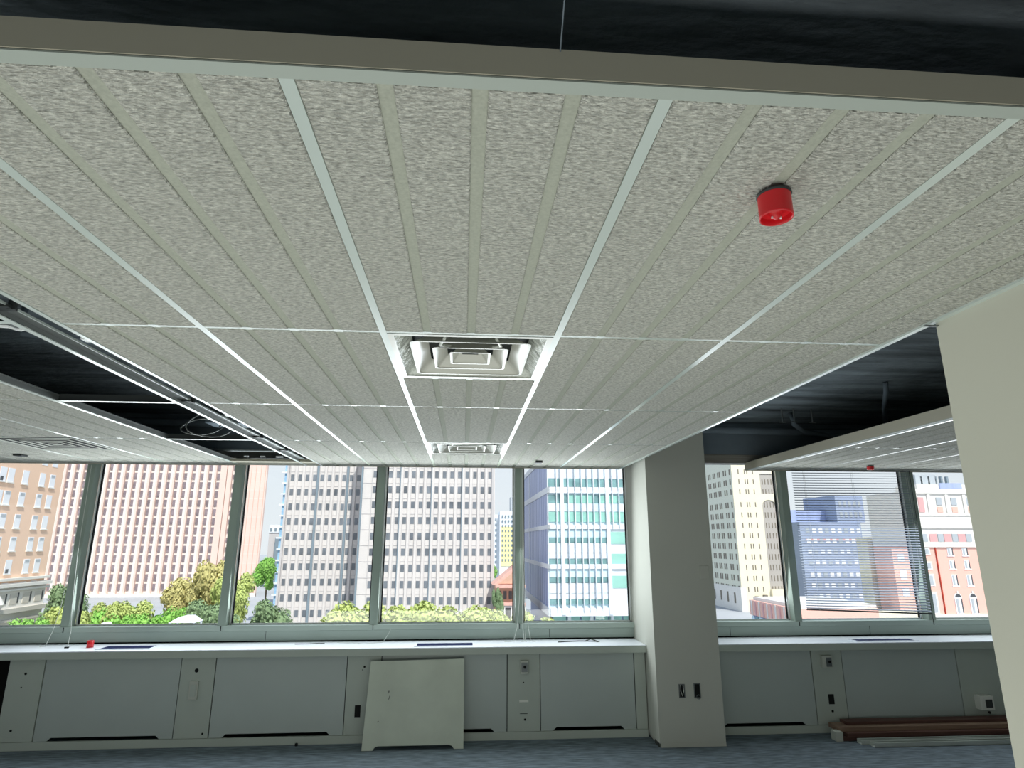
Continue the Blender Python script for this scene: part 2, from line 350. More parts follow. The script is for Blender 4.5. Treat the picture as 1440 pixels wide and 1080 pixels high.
wallbox(.797, .868, -1.79, -1.685, .03, 'offwhite', 'grey thermostat box with dark knob right of the loose panel', (.806, .859, -1.775, -1.70, 'galv'), (.834, -1.735, .012), cat='thermostat')
wallbox(3.475, 3.565, -1.775, -1.675, .04, 'offwhite', 'pale thermostat box with dark knob right of the square column', (3.505, 3.555, -1.765, -1.69, 'galv'), (3.532, -1.725, .010), cat='thermostat')
wallbox(4.86, 4.985, -2.13, -2.015, .07, 'white', 'protruding white box with dark display above the planks', (4.905, 4.968, -2.11, -2.045, 'neck'), (4.92, -2.146, .010), cat='control box')
# kick base
for a, b, lb in ((-9, 1.89, 'low painted kick base under the covers left of the square column'), (2.447, 9, 'low painted kick base under the covers right of the square column')):
    tag(B().bbox(a, b, CY-.008, CY+.02, FL, ZB-.002, .002).obj('baseboard_window', 'plate'), lb, 'baseboard', kind='structure')
tag(B().box(-9, -3.9, CY, CY+.02, ZB, ZT).obj('convector_cover', 'cover'), 'convector cover at the far left beyond the open cavity', 'cover', 'painted metal convector covers under the ledge')

# loose cover leaning on the others
def leanpanel():
    x0, x1 = -.475, .325; n_ = .10; h = .03; H = .655
    t = thing('loose_cover', (-.075, 4.645, FL), 'scuffed loose convector cover leaning upright against the others on the carpet', 'cover')
    poly = [(x0, 0), (x0+.085, 0), (x0+.10, h*.7), (x0+.125, h), (x1-.115, h), (x1-.09, h*.7), (x1-.075, 0), (x1, 0), (x1-.005, H), (x0+.02, H-.012)]
    an = math.atan2(.135, .64)
    def tr(x, d, zz): return (x, 4.645+zz*math.sin(an)+d*math.cos(an), FL+.002+zz*math.cos(an)-d*math.sin(an))
    def shp(poly, d0, d1):
        b = B(); k = len(poly); b.add([tr(p[0], d0, p[1]) for p in poly]+[tr(p[0], d1, p[1]) for p in poly],
            [tuple(range(k))[::-1], tuple(range(k, 2*k))]+[(i, (i+1) % k, (i+1) % k+k, i+k) for i in range(k)]); return b
    shp(poly, 0, .012).obj('cover_sheet', 'cover2', t)
    shp([(x0+.02, H-.012), (x1-.005, H), (x1-.005, H-.004), (x0+.02, H-.016)], .012, .05).obj('top_flange', 'neck', t, label='folded top flange coloured dark for the ledge shadow')  # flange colour holds the shadow of the ledge overhang
    for p in ([(-.292, .40), (-.286, .415), (-.289, .425), (-.295, .418)], [(-.292, .352), (-.284, .362), (-.280, .392), (-.286, .378)], [(-.37, .195), (-.355, .20), (-.36, .208)]):
        shp(p, -.0008, .002).obj('scratch', 'scuff', t)
leanpanel()

# outlets on the square column
def rough_box(x, z, dx, dz, label, ring):
    t = thing('outlet_box', (x, cy0, z), label, 'outlet')
    B().box(x-dx/2, x+dx/2, cy0-.003, cy0-.0005, z-dz/2, z+dz/2).obj('opening', 'dark', t)
    fr = B(); r = .006
    fr.box(x-dx/2-r, x-dx/2, cy0-.007, cy0, z-dz/2-r, z+dz/2+r).box(x+dx/2, x+dx/2+r, cy0-.007, cy0, z-dz/2-r, z+dz/2+r)
    fr.box(x-dx/2, x+dx/2, cy0-.007, cy0, z+dz/2, z+dz/2+r).box(x-dx/2, x+dx/2, cy0-.007, cy0, z-dz/2-r, z-dz/2); fr.obj('box_rim', 'galv', t)
    if ring: B().tube([(x+.006+.017*math.cos(a*math.pi/8), cy0-.012, z-dz/2+.004+.015*math.sin(a*math.pi/8)) for a in range(17)], .003).obj('conduit_ring', 'galv', t)
    else: B().tube([(x-.01, cy0-.010, z+dz/2), (x-.012, cy0-.012, z), (x, cy0-.012, z-dz/2+.01), (x+.012, cy0-.012, z), (x+.01, cy0-.010, z+dz/2)], .003).obj('wire_loop', 'clear', t)
rough_box(2.103, -1.885, .038, .092, 'open outlet box with a loose wire loop on the square column, left one of two', False)
rough_box(2.232, -1.885, .042, .10, 'open outlet box with a conduit ring on the square column, right one of two', True)
tag(B().bbox(2.325, 2.405, cy0-.012, cy0, -1.01, -.90, .004).obj('blank_plate', 'colpaint'), 'painted-over blank plate high on the right edge of the square column', 'plate')

# ================================================================== suspended ceilings
def strip_mesh(w_, l_):
    key = (round(w_, 3), round(l_, 3))
    if key not in SM:
        bm = bmesh.new(); bmesh.ops.create_cube(bm, size=1)
        for v in bm.verts: v.co = Vector((v.co.x*w_, v.co.y*l_, v.co.z*.008))
        bmesh.ops.bevel(bm, geom=[e for e in bm.edges if all(v.co.z < 0 for v in e.verts)], offset=.0025, segments=1, affect='EDGES')
        me = bpy.data.meshes.new('raised_strip'); bm.to_mesh(me); bm.free(); me.materials.append(M['tile']); SM[key] = me
    return SM[key]
SM = {}
def tile(par, x0, x1, y0, y1, n=4):
    q = ORG[par.name]
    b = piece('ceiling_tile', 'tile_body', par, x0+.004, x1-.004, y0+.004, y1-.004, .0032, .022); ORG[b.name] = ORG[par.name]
    pitch = T/4; k = 0
    # strips are laid out on the module so that cut tiles keep the pattern
    cxs = []; x = round(x1/T)*T - pitch/2 if n < 4 else x0+pitch/2
    for i in range(n):
        xx = (x1-pitch/2-i*pitch) if n < 4 else (x0+pitch/2+i*pitch)
        cxs.append(xx)
    for xx in cxs:
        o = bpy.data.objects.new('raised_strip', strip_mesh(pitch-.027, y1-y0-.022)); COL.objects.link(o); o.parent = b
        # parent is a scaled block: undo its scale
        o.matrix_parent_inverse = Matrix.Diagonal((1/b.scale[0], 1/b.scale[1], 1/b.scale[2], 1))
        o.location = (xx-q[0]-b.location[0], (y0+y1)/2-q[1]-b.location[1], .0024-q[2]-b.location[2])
        k += 1
def tee(par, x0, x1, y0, y1, name='main_tee', dz=0):
    b = B(); b.box(x0, x1, y0, y1, 0+dz, .003+dz)
    if (x1-x0) < (y1-y0): xm = (x0+x1)/2; b.box(xm-.001, xm+.001, y0, y1, .003, .036)
    else: ym = (y0+y1)/2; b.box(x0, x1, ym-.001, ym+.001, .003, .036)
    b.obj(name, 'tee', par)
rows = [0, 2*T, 4*T, 6*T, 8*T, 5.17]
# --- main ceiling cloud
ce = thing('ceiling', (.375, 2.6, 0), 'large suspended grid ceiling of textured white tiles over the room', 'ceiling', kind='structure')
XL, XR, YE = -1.070, 1.822, 5.185
for i in range(-1, 3):
    for j in range(5):
        y0, y1 = rows[j], rows[j+1]
        if i == 0 and j == 1: y0 = 3*T
        if i == 0 and j == 3: y0 = 7*T
        tile(ce, i*T, (i+1)*T, y0, y1)
for j in range(5): tile(ce, XL+.006, -T, rows[j], rows[j+1], 3)
for i in range(-1, 3): tee(ce, i*T-.012, i*T+.012, 0.0, YE)
for y in rows[1:-1]: tee(ce, XL, XR, y-.012, y+.012, 'cross_tee', .0006)
tee(ce, 0, T, 3*T-.012, 3*T+.012, 'cross_tee', .0006); tee(ce, 0, T, 7*T-.012, 7*T+.012, 'cross_tee', .0006)
def edge_x(par, x0, x1, y0, y1, h=.054):      # trim running in depth
    b = B(); b.box(x0, x1, y0, y1, -.0035, .0); xo = x0 if h > 0 else x1
    b.box(x0, x0+.002, y0, y1, 0, abs(h)); return b
B().box(XL-.002, XL+.016, 0, YE, -.0035, 0).box(XL-.002, XL, 0, YE, 0, .05).obj('edge_trim', 'tee', ce, label='white left edge trim beside the light slot')
B().box(XR-.020, XR, 0, YE, -.009, 0).box(XR-.002, XR, 0, YE, 0, .054).obj('edge_trim', 'tee', ce, label='white right edge trim')
B().box(XL, 1.822, -.022, -.020, 0, .054).obj('fascia', 'fascia', ce, label='plain front fascia of the ceiling cloud')
B().box(XL, 1.822, -.020, .008, -.004, -.001).obj('front_lip', 'lip', ce, label='thin pale lip under the front fascia')
B().box(XL, XR, 5.160, YE, -.006, 0).box(XL, XR, YE-.002, YE, 0, .05).obj('window_end_trim', 'fascia', ce)
# --- light slot: rail hung between the two white bars
XS = -1.211; XB = -1.822
sl = thing('light_slot', ((XL+XS)/2, 2.4, 0), 'long open light slot with bare metal rail between white bars', 'light fitting')
B().box(XS-.012, XS+.010, -.5, YE, -.0035, 0).obj('edge_bar', 'tee', sl)
B().box(-1.206, -1.160, -.5, 5.0, .020, .023).obj('rail', 'rail', sl)
B().box(-1.206, -1.204, -.5, 5.0, .004, .022).obj('rail_side', 'rail', sl)
B().box(-1.161, -1.157, -.5, 5.0, .016, .024).obj('rail_edge', 'tee', sl, label='thin bright edge of the rail')
for y in (1.12, 2.47, 3.62, 4.25): B().box(-1.20, -1.150, y-.022, y+.022, .010, .021).box(-1.165, -1.14, y-.004, y+.004, .008, .04).obj('rail_clip', 'neck', sl)
for y in (1.44, 2.84): B().box(-1.118, -1.095, y-.02, y+.02, .012, .02).obj('tab', 'bead', sl)
# --- open bay left of the slot
ob = thing('open_grid_bay', ((XS+XB)/2, 2.4, 0), 'empty ceiling grid bay without tiles left of the light slot', 'ceiling grid')
for y in (2*T, 4*T, 6*T): B().box(XB, XS-.014, y-.012, y+.012, -.002, .0).obj('cross_tee', 'tee', ob); B().box(XB, XS-.014, y-.001, y+.001, .0, .036).obj('tee_web', 'neck', ob)
B().box(XB-.010, XB+.012, -.5, YE, -.003, 0).obj('edge_bar', 'tee', ob)
B().box(XB+.012, XB+.014, -.5, 4.86, .0, .028).obj('upstand', 'rail', ob)
B().box(XB+.012, XB+.019, -.5, 4.86, .026, .031).obj('upstand_edge', 'rail', ob)
pts = [(-1.822+.61*t/24, 1.33+.012*math.sin(t*1.3), .020+.008*math.sin(t*1.3+1)) for t in range(25)]
B().tube(pts, .008, 6).obj('twisted_hanger_wire', 'bead', ob, label='twisted white wire across the open bay')
B().box(XB, XL, 4.87, YE, -.001, .02).obj('end_panel', 'fascia', ob, label='pale closing panel at the window end of the bay')
tag(B().tube([(-2.0, 4.78, .085), (-1.0, 4.78, .085)], .012, 8).obj('conduit_pipe', 'galv'), 'bright conduit pipe across the window end of the open bay', 'pipe')
for i, (x, s_) in enumerate(((-1.66, 1), (-1.52, 1), (-1.37, 1.6))):
    tag(B().bbox(x-.02*s_, x+.02*s_, 4.82, 4.84, .03, .042, .003).obj('white_clip', 'bead'), ['small white clip at the window end of the open bay, leftmost of three', 'small white clip at the window end of the open bay, middle of three', 'wider white clip at the window end of the open bay, rightmost of three'][i], 'clip', 'white clips in the open bay')
# coiled cable whip
t = thing('cable_coil', (-1.42, 3.45, 0), 'looped grey cable whip dangling from the open ceiling bay', 'cable')
for (cx_, cy_, rx, rz, ph) in ((-1.50, 3.42, .115, .06, .3), (-1.42, 3.36, .12, .075, .9)):
    pp = [(cx_+rx*math.cos(a*.35)+.01*math.sin(a), cy_+.10*math.sin(a*.35+ph)+.01*a/3, .055+rz*1.15*math.sin(a*.35)) for a in range(0, 21)]
    pp.append((XS-.004, pp[-1][1]+.03, .015)); B().tube(pp, .0045, 6).obj('cable_loop', 'rail', t)
# --- ceiling cloud further left
cl = thing('ceiling', (-4, 2.6, 0), 'suspended grid ceiling further left beyond the empty bay', 'ceiling', kind='structure')
for i in range(9):
    x1 = XB-.010-i*T; x0 = x1-T
    for j in range(5):
        y0, y1 = rows[j], rows[j+1]
        if i == 1 and j == 3: y0 = 7*T
        tile(cl, x0, x1, y0, y1)
    tee(cl, x0-.012, x0+.012, 0, YE)
for y in rows[1:-1]: tee(cl, XB-.01-9*T, XB-.01, y-.012, y+.012, 'cross_tee', .0006)
tee(cl, XB-.01-2*T, XB-.01-T, 7*T-.012, 7*T+.012, 'cross_tee', .0006)
B().box(XB-.01-9*T, XB-.01, 5.160, YE, -.006, 0).box(XB-.01-9*T, XB-.01, YE-.002, YE, 0, .05).obj('window_end_trim', 'fascia', cl)
B().box(XB-.01-9*T, XB-.01, -.022, -.020, 0, .054).box(XB-.01-9*T, XB-.01, -.02, .008, -.004, -.001).obj('fascia', 'fascia', cl)
# --- ceiling cloud right of the square column
cr = thing('ceiling', (5, 3.5, 0), 'suspended grid ceiling beyond the black gap to the right', 'ceiling', kind='structure')
X2 = 3.155
for i in range(6):
    for j in range(1, 5): tile(cr, X2+i*T, X2+(i+1)*T, rows[j], rows[j+1])
    if i: tee(cr, X2+i*T-.012, X2+i*T+.012, 2*T, YE)
for y in rows[2:-1]: tee(cr, X2, X2+6*T, y-.012, y+.012, 'cross_tee', .0006)
B().box(X2-.050, X2-.048, 2*T, YE, 0, .072).obj('fascia', 'fascia', cr, label='plain left fascia of the right ceiling cloud')
B().box(X2-.050, X2-.008, 2*T, YE, -.003, 0).obj('front_lip', 'lip', cr); B().box(X2-.008, X2+.014, 2*T, YE, -.005, 0).obj('edge_trim', 'tee', cr)
B().box(X2-.05, X2+6*T, 5.160, YE, -.006, 0).box(X2-.05, X2+6*T, YE-.002, YE, 0, .05).obj('window_end_trim', 'fascia', cr)

# --- air diffusers
def diffuser(x0, y0, label, film):
    s = T-.024; cx_, cy_ = x0+T/2, y0+T/2
    t = thing('air_diffuser', (cx_, cy_, 0), label, 'air diffuser', 'square louvred air diffusers in the ceilings')
    def ring(b, h0, z0, h1, z1, th=.0015, rd=.12):
        def sq(h, z):
            r = h*rd; P_ = []
            for (sx_, sy_, a0) in ((1, 1, 0), (-1, 1, 90), (-1, -1, 180), (1, -1, 270)):
                for k in range(4):
                    a = math.radians(a0+k*30); P_.append((cx_+sx_*(h-r)+r*math.cos(a), cy_+sy_*(h-r)+r*math.sin(a), z))
            return P_
        v = sq(h0, z0)+sq(h1, z1)+sq(h1-th, z1+th)+sq(h0-th, z0+th); n_ = 16
        f_ = []
        for a in range(4):
            for i in range(n_): f_.append((a*n_+i, a*n_+(i+1) % n_, ((a+1) % 4)*n_+(i+1) % n_, ((a+1) % 4)*n_+i))
        b.add(v, f_)
    H = s/2
    if not film and x0 < -1:
        B().box(cx_-H, cx_+H, cy_-H, cy_+H, .0005, .002).obj('neck', 'dark', t)
        for k, (a, c_) in enumerate(((1.0, .91), (.76, .69), (.54, .47), (.32, .26), (.12, .01))):
            b = B(); ring(b, H*a, -.004, H*c_, -.0035, .0015, .03); b.obj('louver', 'louver2', t)
        return
    b = B(); ring(b, H, -.001, H-.02, -.001, .001, .02); b.obj('frame', 'louver', t)
    b = B(); ring(b, H-.012, .0, H*.77, .05, .0015, .04); b.obj('pan', 'film' if film else 'louver', t, label='crinkled clear film over the outer pan' if film else None)
    B().box(cx_-H*.8, cx_+H*.8, cy_-H*.8, cy_+H*.8, .075, .077).obj('neck', 'neck', t)
    for k, (a, c_, z_) in enumerate(((.74, .56, -.002), (.47, .32, .001), (.25, .13, .004))):
        b = B(); ring(b, H*a, z_, H*c_, z_+.045, .002, .10); b.obj('louver', 'louver', t)
        b = B(); ring(b, H*a+.006, z_-.001, H*a-.002, z_-.001, .002, .10); b.obj('louver_rim', 'louver', t)
    B().box(cx_-H*.11, cx_+H*.11, cy_-H*.11, cy_+H*.11, .03, .035).obj('centre_plate', 'neck', t)
    if film:
        for sx_ in (-.32, .32):
            B().tube([(cx_+sx_*H, cy_-H*.78, .01), (cx_+sx_*H*1.2, cy_-H*.55, .004), (cx_+sx_*H*.8, cy_-H*.42, .012), (cx_+sx_*H*1.3, cy_-H*.3, .02)], .006, 6).obj('film_fold', 'film', t)
diffuser(0, 2*T, 'film-wrapped square louvred diffuser in the middle of the main ceiling', True)
diffuser(0, 6*T, 'square louvred diffuser of the main ceiling close to the windows', True)
diffuser(XB-.01-2*T, 6*T, 'square louvred diffuser in the ceiling left of the open bay', False)

# --- red caps and small ceiling devices
def redcap(x, y, z, r, h, label, up_=False):
    t = thing('plastic_cup' if up_ else 'ceiling_sprinkler', (x, y, z-h), label, 'plastic cap' if up_ else 'sprinkler')
    if not up_:
        B().lathe([(r*.96, 0), (r, -.004), (r*.985, -.006), (r*1.0, -h+.006), (r*.985, -h), (r*.93, -h+.001), (r*.90, -h+.010), (r*.90, -.006)], x, y, z, 32).obj('cap_wall', 'red', t, smooth=True)
        B().lathe([(r*.9, -h+.014), (r*.40, -h+.017), (r*.34, -h+.006), (.0008, -h-.004)], x, y, z, 32).obj('cap_cone', 'red', t, smooth=True)
        B().lathe([(r*1.02, .0), (r*1.06, -.004), (r*1.0, -.007)], x, y, z, 32).obj('escutcheon', 'neck', t)
        for sx_ in (-1, 1): B().bbox(x+sx_*.009-.0015, x+sx_*.009+.0015, y-.002, y+.002, z-h, z-h+.004, .0005).obj('tab', 'bead', t)
    else:
        B().lathe([(.0005, 0), (r, 0), (r*.97, h), (r*.90, h), (r*.9, .004), (.0005, .004)], x, y, z-h, 28).obj('cap_wall', 'red', t, smooth=True)
redcap(.918, .262, -.006, .033, .056, 'red plastic sprinkler cap on the near right part of the main ceiling')
redcap(4.10, 4.70, -.006, .030, .035, 'small red sprinkler cap on the right ceiling above the blind')
redcap(-2.83, 5.00, -1.57+.055, .026, .055, 'red plastic cap standing upside down on the left part of the ledge', True)
tag(B().bbox(.92, .98, 4.60, 4.68, -.022, -.002, .004).obj('ceiling_sensor', 'neck'), 'small dark device on the main ceiling near the windows', 'sensor')
tag(B().bbox(-3.44, -3.37, 4.54, 4.62, -.018, -.002, .004).obj('ceiling_sensor', 'neck'), 'small dark device on the left ceiling near the windows', 'sensor')

# --- black services above the ceilings
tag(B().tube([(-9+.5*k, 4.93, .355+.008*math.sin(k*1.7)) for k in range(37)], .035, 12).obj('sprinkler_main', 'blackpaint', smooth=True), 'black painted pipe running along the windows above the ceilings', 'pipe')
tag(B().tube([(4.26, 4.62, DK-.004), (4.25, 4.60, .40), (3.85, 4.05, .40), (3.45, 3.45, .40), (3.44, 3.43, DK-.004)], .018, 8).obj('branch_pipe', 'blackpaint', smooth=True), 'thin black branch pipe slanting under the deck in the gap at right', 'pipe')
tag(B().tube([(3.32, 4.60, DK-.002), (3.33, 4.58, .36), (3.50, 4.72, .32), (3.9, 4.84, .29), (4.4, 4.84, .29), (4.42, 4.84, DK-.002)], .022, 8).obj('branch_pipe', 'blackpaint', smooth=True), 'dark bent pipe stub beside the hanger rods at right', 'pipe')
for k, (x, y) in enumerate(((3.14, 4.42), (3.24, 4.40), (3.42, 4.42))):
    tag(B().tube([(x, y, DK-.002), (x, y, .34)], .007, 6).tube([(x-.03, y, .345), (x+.03, y, .345)], .006, 6).obj('hanger_rod', 'galv'), ['hanger rod in the black gap, nearest the square column', 'hanger rod in the black gap, middle one of three', 'hanger rod in the black gap, farthest from the square column'][k], 'rod', 'hanger rods above the right gap')
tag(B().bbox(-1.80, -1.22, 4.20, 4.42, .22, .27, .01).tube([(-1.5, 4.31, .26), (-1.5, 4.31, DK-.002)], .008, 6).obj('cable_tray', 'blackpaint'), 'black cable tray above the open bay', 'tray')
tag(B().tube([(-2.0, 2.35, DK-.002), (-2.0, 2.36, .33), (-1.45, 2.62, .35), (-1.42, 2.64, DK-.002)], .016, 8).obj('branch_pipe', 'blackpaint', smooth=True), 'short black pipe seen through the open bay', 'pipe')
tag(B().tube([(.50, -.30, DK-.002), (.42, -.24, .16), (.43, -.022, .05)], .0013, 5).obj('hanger_wire', 'blackpaint'), 'thin dark hanger wire above the front fascia', 'wire')

# ================================================================== venetian blind
bl = thing('venetian_blind', (4.16, 5.10, -1.34), 'grey venetian blind with open slats lowered in the right window', 'blind')
bx0, bx1 = 3.545, 4.785; zt, zl, zr = .045, -1.325, -1.372
ns = 56
sm = bpy.data.meshes.new('slat'); L_ = bx1-bx0
vs = []; 
for k in range(5):
    y = -.0115+.023*k/4; zz = .0022*(1-((k-2)/2)**2)
    vs += [(-L_/2, y, zz), (L_/2, y, zz)]
sm.from_pydata(vs, [], [(2*k, 2*k+1, 2*k+3, 2*k+2) for k in range(4)]); sm.materials.append(M['slat'])
for i in range(ns):
    o = bpy.data.objects.new('slat', sm); COL.objects.link(o); o.parent = bl
    u = i/(ns-1); zc = zt-.03+((zl+zr)/2-zt+.055)*u
    sag = (zr-zl)*max(0, u-.8)/.2*.8
    o.location = (0, 0, zc+1.34); o.rotation_euler = (math.radians(24+random.uniform(-3, 3)), math.atan2(-sag, L_)+random.uniform(-.0008, .0008), 0)
b = B(); b.prism([(bx0, zl+.012), (bx1, zr+.012), (bx1, zr), (bx0, zl)], 'y', 5.09, 5.112); b.obj('bottom_rail', 'neck', bl, label='dark sagging bottom rail')
B().bbox(bx0, bx1, 5.085, 5.118, zt-.01, zt+.016, .002).obj('head_rail', 'slat', bl)
for x in (bx0+.12, (bx0+bx1)/2, bx1-.12, bx1-.04):
    for dy in (-.0125, .0125): B().tube([(x, 5.10+dy, zt), (x, 5.10+dy, zr+.02 if x > 4.5 else zl)], .0012, 4).obj('ladder_cord', 'clear', bl)
B().tube([(bx1-.02, 5.08, zt), (bx1-.015, 5.08, -1.40), (bx1-.01, 5.08, -1.43)], .003, 5).obj('pull_cord', 'neck', bl)

# cords left hanging at two mullions
def cords(x, label, sp):
    t = thing('blind_cord', (x, 5.14, -1.57), label, 'cord')
    for k, (dx, ex) in enumerate(sp):
        B().tube([(x+dx*.2, 5.14, -.02), (x+dx*.3, 5.14, -.8), (x+dx*.6, 5.13, -1.25), (x+dx, 5.10, -1.45), (x+dx+ex*.3, 5.06, -1.565), (x+dx+ex, 5.04, -1.567)], .0022, 5).obj('cord_strand', 'clear', t)
cords(.845, 'tangle of clear blind cords hanging down the rightmost mullion left of the column', [(-.05, -.12), (.0, .03), (.05, .06), (.03, -.05)])
cords(-3.17, 'clear blind cords hanging at the leftmost mullion', [(-.04, -.05), (.11, .05)])
tag(B().tube([(-.80, 5.1, -1.566), (-.72, 5.05, -1.562), (-.63, 5.07, -1.566), (-.55, 5.0, -1.565), (-.40, 5.1, -1.566), (-.36, 5.16, -1.50), (-.34, 5.17, -1.45)], .002, 5).obj('string', 'clear'), 'loose thin cord curling on the ledge below the middle mullion', 'cord')
tag(B().tube([(-1.15, 5.04, -1.566), (-1.05, 5.0, -1.56), (-.98, 5.06, -1.566), (-.9, 5.05, -1.564)], .003, 5).obj('string', 'neck'), 'short dark cord end lying on the ledge left of the middle mullion', 'cord')
tag(B().tube([(1.15, 5.0, -1.566), (1.34, 5.03, -1.564), (1.5, 5.02, -1.566)], .004, 5).obj('zip_tie', 'neck'), 'thin dark strip lying on the ledge near the square column', 'scrap')
b = B(); b.add([(1.38, 5.04, -1.569), (1.47, 5.09, -1.552), (1.53, 5.0, -1.569), (1.50, 4.98, -1.569), (1.46, 5.06, -1.556), (1.40, 5.02, -1.569)], [(0, 1, 4, 5), (1, 2, 3, 4)])
tag(b.obj('paper_scrap', 'scuff'), 'folded dark scrap on the ledge near the square column', 'scrap')
tag(B().bbox(-3.02, -2.99, 4.97, 4.99, -1.57, -1.56, .002).obj('screw', 'dark'), 'dark screw lying on the ledge left of the red cap', 'screw')
tag(B().lathe([(.0005, .0), (.012, 0), (.012, .018), (.0005, .022)], -1.02, 4.82, FL, 12).obj('rubber_plug', 'dark'), 'small dark plug on the carpet below the second cover', 'plug')

# ================================================================== planks and studs on the floor at right
def plank(x0, x1, y0, y1, z0, z1, m, label, name='wood_plank', rot=0):
    b = B().bbox(x0, x1, y0, y1, FL+z0, FL+z1, .003); o = b.obj(name, m); o.rotation_euler.z = rot
    return tag(o, label, 'plank', 'planks stacked on the carpet at right')
plank(3.47, 5.75, 4.62, 4.80, .0, .030, 'wood2', 'dark stained plank, lowest of the stack on the carpet')
plank(3.50, 5.78, 4.60, 4.78, .0305, .062, 'wood2', 'dark reddish plank, second up in the stack')
plank(3.45, 5.70, 4.64, 4.79, .0625, .098, 'wood', 'brown weathered plank, third up in the stack')
plank(3.56, 5.74, 4.70, 4.80, .0985, .122, 'wood2', 'narrow dark red board on top of the stack')
o = tag(B().bbox(3.40, 3.46, 4.60, 4.68, FL, FL+.075, .006).obj('plaster_block', 'offwhite'), 'small pale plaster block at the left end of the planks', 'block'); 
def stud(x0, x1, y0, label, z=0, rot=0):
    b = B(); h = .032; d = .06
    b.box(x0, x1, y0, y0+d, FL+z, FL+z+.002).box(x0, x1, y0, y0+.002, FL+z, FL+z+h).box(x0, x1, y0+d-.002, y0+d, FL+z, FL+z+h)
    b.box(x0, x1, y0+.002, y0+.009, FL+z+h-.002, FL+z+h).box(x0, x1, y0+d-.009, y0+d-.002, FL+z+h-.002, FL+z+h)
    o = b.obj('metal_stud', 'galv2'); o.rotation_euler.z = rot; tag(o, label, 'metal stud', 'metal studs on the carpet at right')
M['galv2'] = mat('bright_galvanised', (200, 206, 200), .4, metal=.35, noise=((5, 5, 5), .1, 3))
stud(3.62, 5.85, 4.44, 'bright metal stud lying in front of the planks, nearest of two')
stud(3.56, 5.30, 4.515, 'bright metal stud lying against the planks, farther of two', 0)

# ================================================================== outdoors
GR = -24.0
def bld(name, x, y, label, cat='building'): return thing(name, (x, y, GR), label, cat)
gd = tag(B().box(-700, 700, 8, 1200, GR-.5, GR).obj('ground', 'asphalt'), 'pale street level far below the windows', 'ground', kind='structure')

# --- grey precast office block
gb = bld('office_building', -18, 165, 'pale grey precast office slab with rows of small dark windows')
B().box(-45.3, -24.7, 163.75, 185, GR, 30).obj('wall', 'gray_pre', gb); B().box(-24.7, 7.5, 153.35, 185, GR, 30).obj('wall', 'gray_pre', gb)
def grayface(x0, n_, Y, rws, ribs, xl, xr):
    P_ = 1.881
    for k in range(n_):
        xc = x0+P_*k
        if k in ribs: piece('rib', 'gray_rib', gb, xc+ribs[k]-.28, xc+ribs[k]+.28, Y-.25, Y+.5, GR, 30)
        # narrow grooved mullion between piers
        for s_ in (-1, 1): piece('pier_groove', 'gray_groove', gb, xc+s_*.62-.07, xc+s_*.62+.07, Y+.2, Y+.4, GR, 30)
        piece('pier', 'gray_pre', gb, xc+P_/2-.28, xc+P_/2+.28, Y-.02, Y+.5, GR, 30)
        for r in rws:
            zc = 15.4-3.7*r
            f_ = piece('office_window', 'gray_win', gb, xc-.44, xc+.44, Y+.30, Y+.42, zc-.82, zc+.82); ORG[f_.name] = ORG[gb.name]
    for r in list(rws)+[rws[-1]+1]:
        zz = 15.4-3.7*r+1.55; piece('floor_joint', 'gray_groove', gb, xl, xr, Y+.28, Y+.36, zz-.05, zz+.05)
grayface(-44.27, 11, 163.4, range(0, 10), {4: -.95, 8: -.85}, -45.3, -24.8)
grayface(-21.63, 16, 153.0, range(0, 9), {}, -24.6, 7.4)
for x in (-16.0, -8.4, -.95): piece('recessed_bay', 'gray_rib', gb, x+.5, x+.72, 152.95, 153.4, GR, 30)
piece('corner_pier', 'gray_rib', gb, -24.9, -24.5, 152.9, 153.4, GR, 30); piece('corner_pier', 'gray_groove', gb, 7.0, 7.6, 152.9, 153.4, GR, 30); piece('corner_pier', 'gray_groove', gb, -45.6, -45.1, 163.1, 163.8, GR, 30)

# --- pink pier tower
pt = bld('pink_tower', -130, 300, 'tall pink tower with narrow vertical piers and stacked dark windows')
B().prism([(-182, 291.2), (-90.2, 291.2), (-102, 325), (-182, 325)], 'z', GR, 60).obj('wall', 'pinkwhite', pt)
pxs = [-111.6-3.62*k for k in range(19)]
for k, x in enumerate(pxs):
    piece('pier', 'pinkwhite', pt, x-2.75, x-1.75, 289.9, 291.3, GR, 60)
    piece('pier', 'pink', pt, x-1.80, x-.95, 290.0, 291.3, GR, 60)
    piece('pier_groove', 'pink2', pt, x+.80, x+1.02, 290.3, 291.3, GR, 60)
    for r in range(15):
        zc = 32.3-4.0*r-.2
        piece('tower_window', 'pinkwin', pt, x-.8, x+.72, 290.9, 291.25, zc-1.45, zc+1.35)
for x0_, x1_, y in ((-110.6, -107.9, 289.6), (-107.6, -105.6, 289.8), (-103.9, -90.0, 289.6)):
    piece('pier', 'pink', pt, x0_, x1_, y, 291.3, GR, 60)
for x in (-101.2, -99.0, -96.9, -94.8, -92.6, -90.6): piece('thin_groove', 'pink2', pt, x-.10, x+.10, 289.5, 289.7, GR, 60)
for r in range(13): piece('tower_window', 'pinkwin', pt, -105.4, -104.1, 290.9, 291.25, 30.9-4*r, 32.9-4*r)
for r in range(22):
    z = 58-4*r
    piece('floor_joint', 'pinkwhite', pt, -103.9, -90.0, 289.56, 289.62, z-.06, z+.06)
piece('base_band', 'stone', pt, -182, -90, 289.4, 291.3, GR, -22.6)

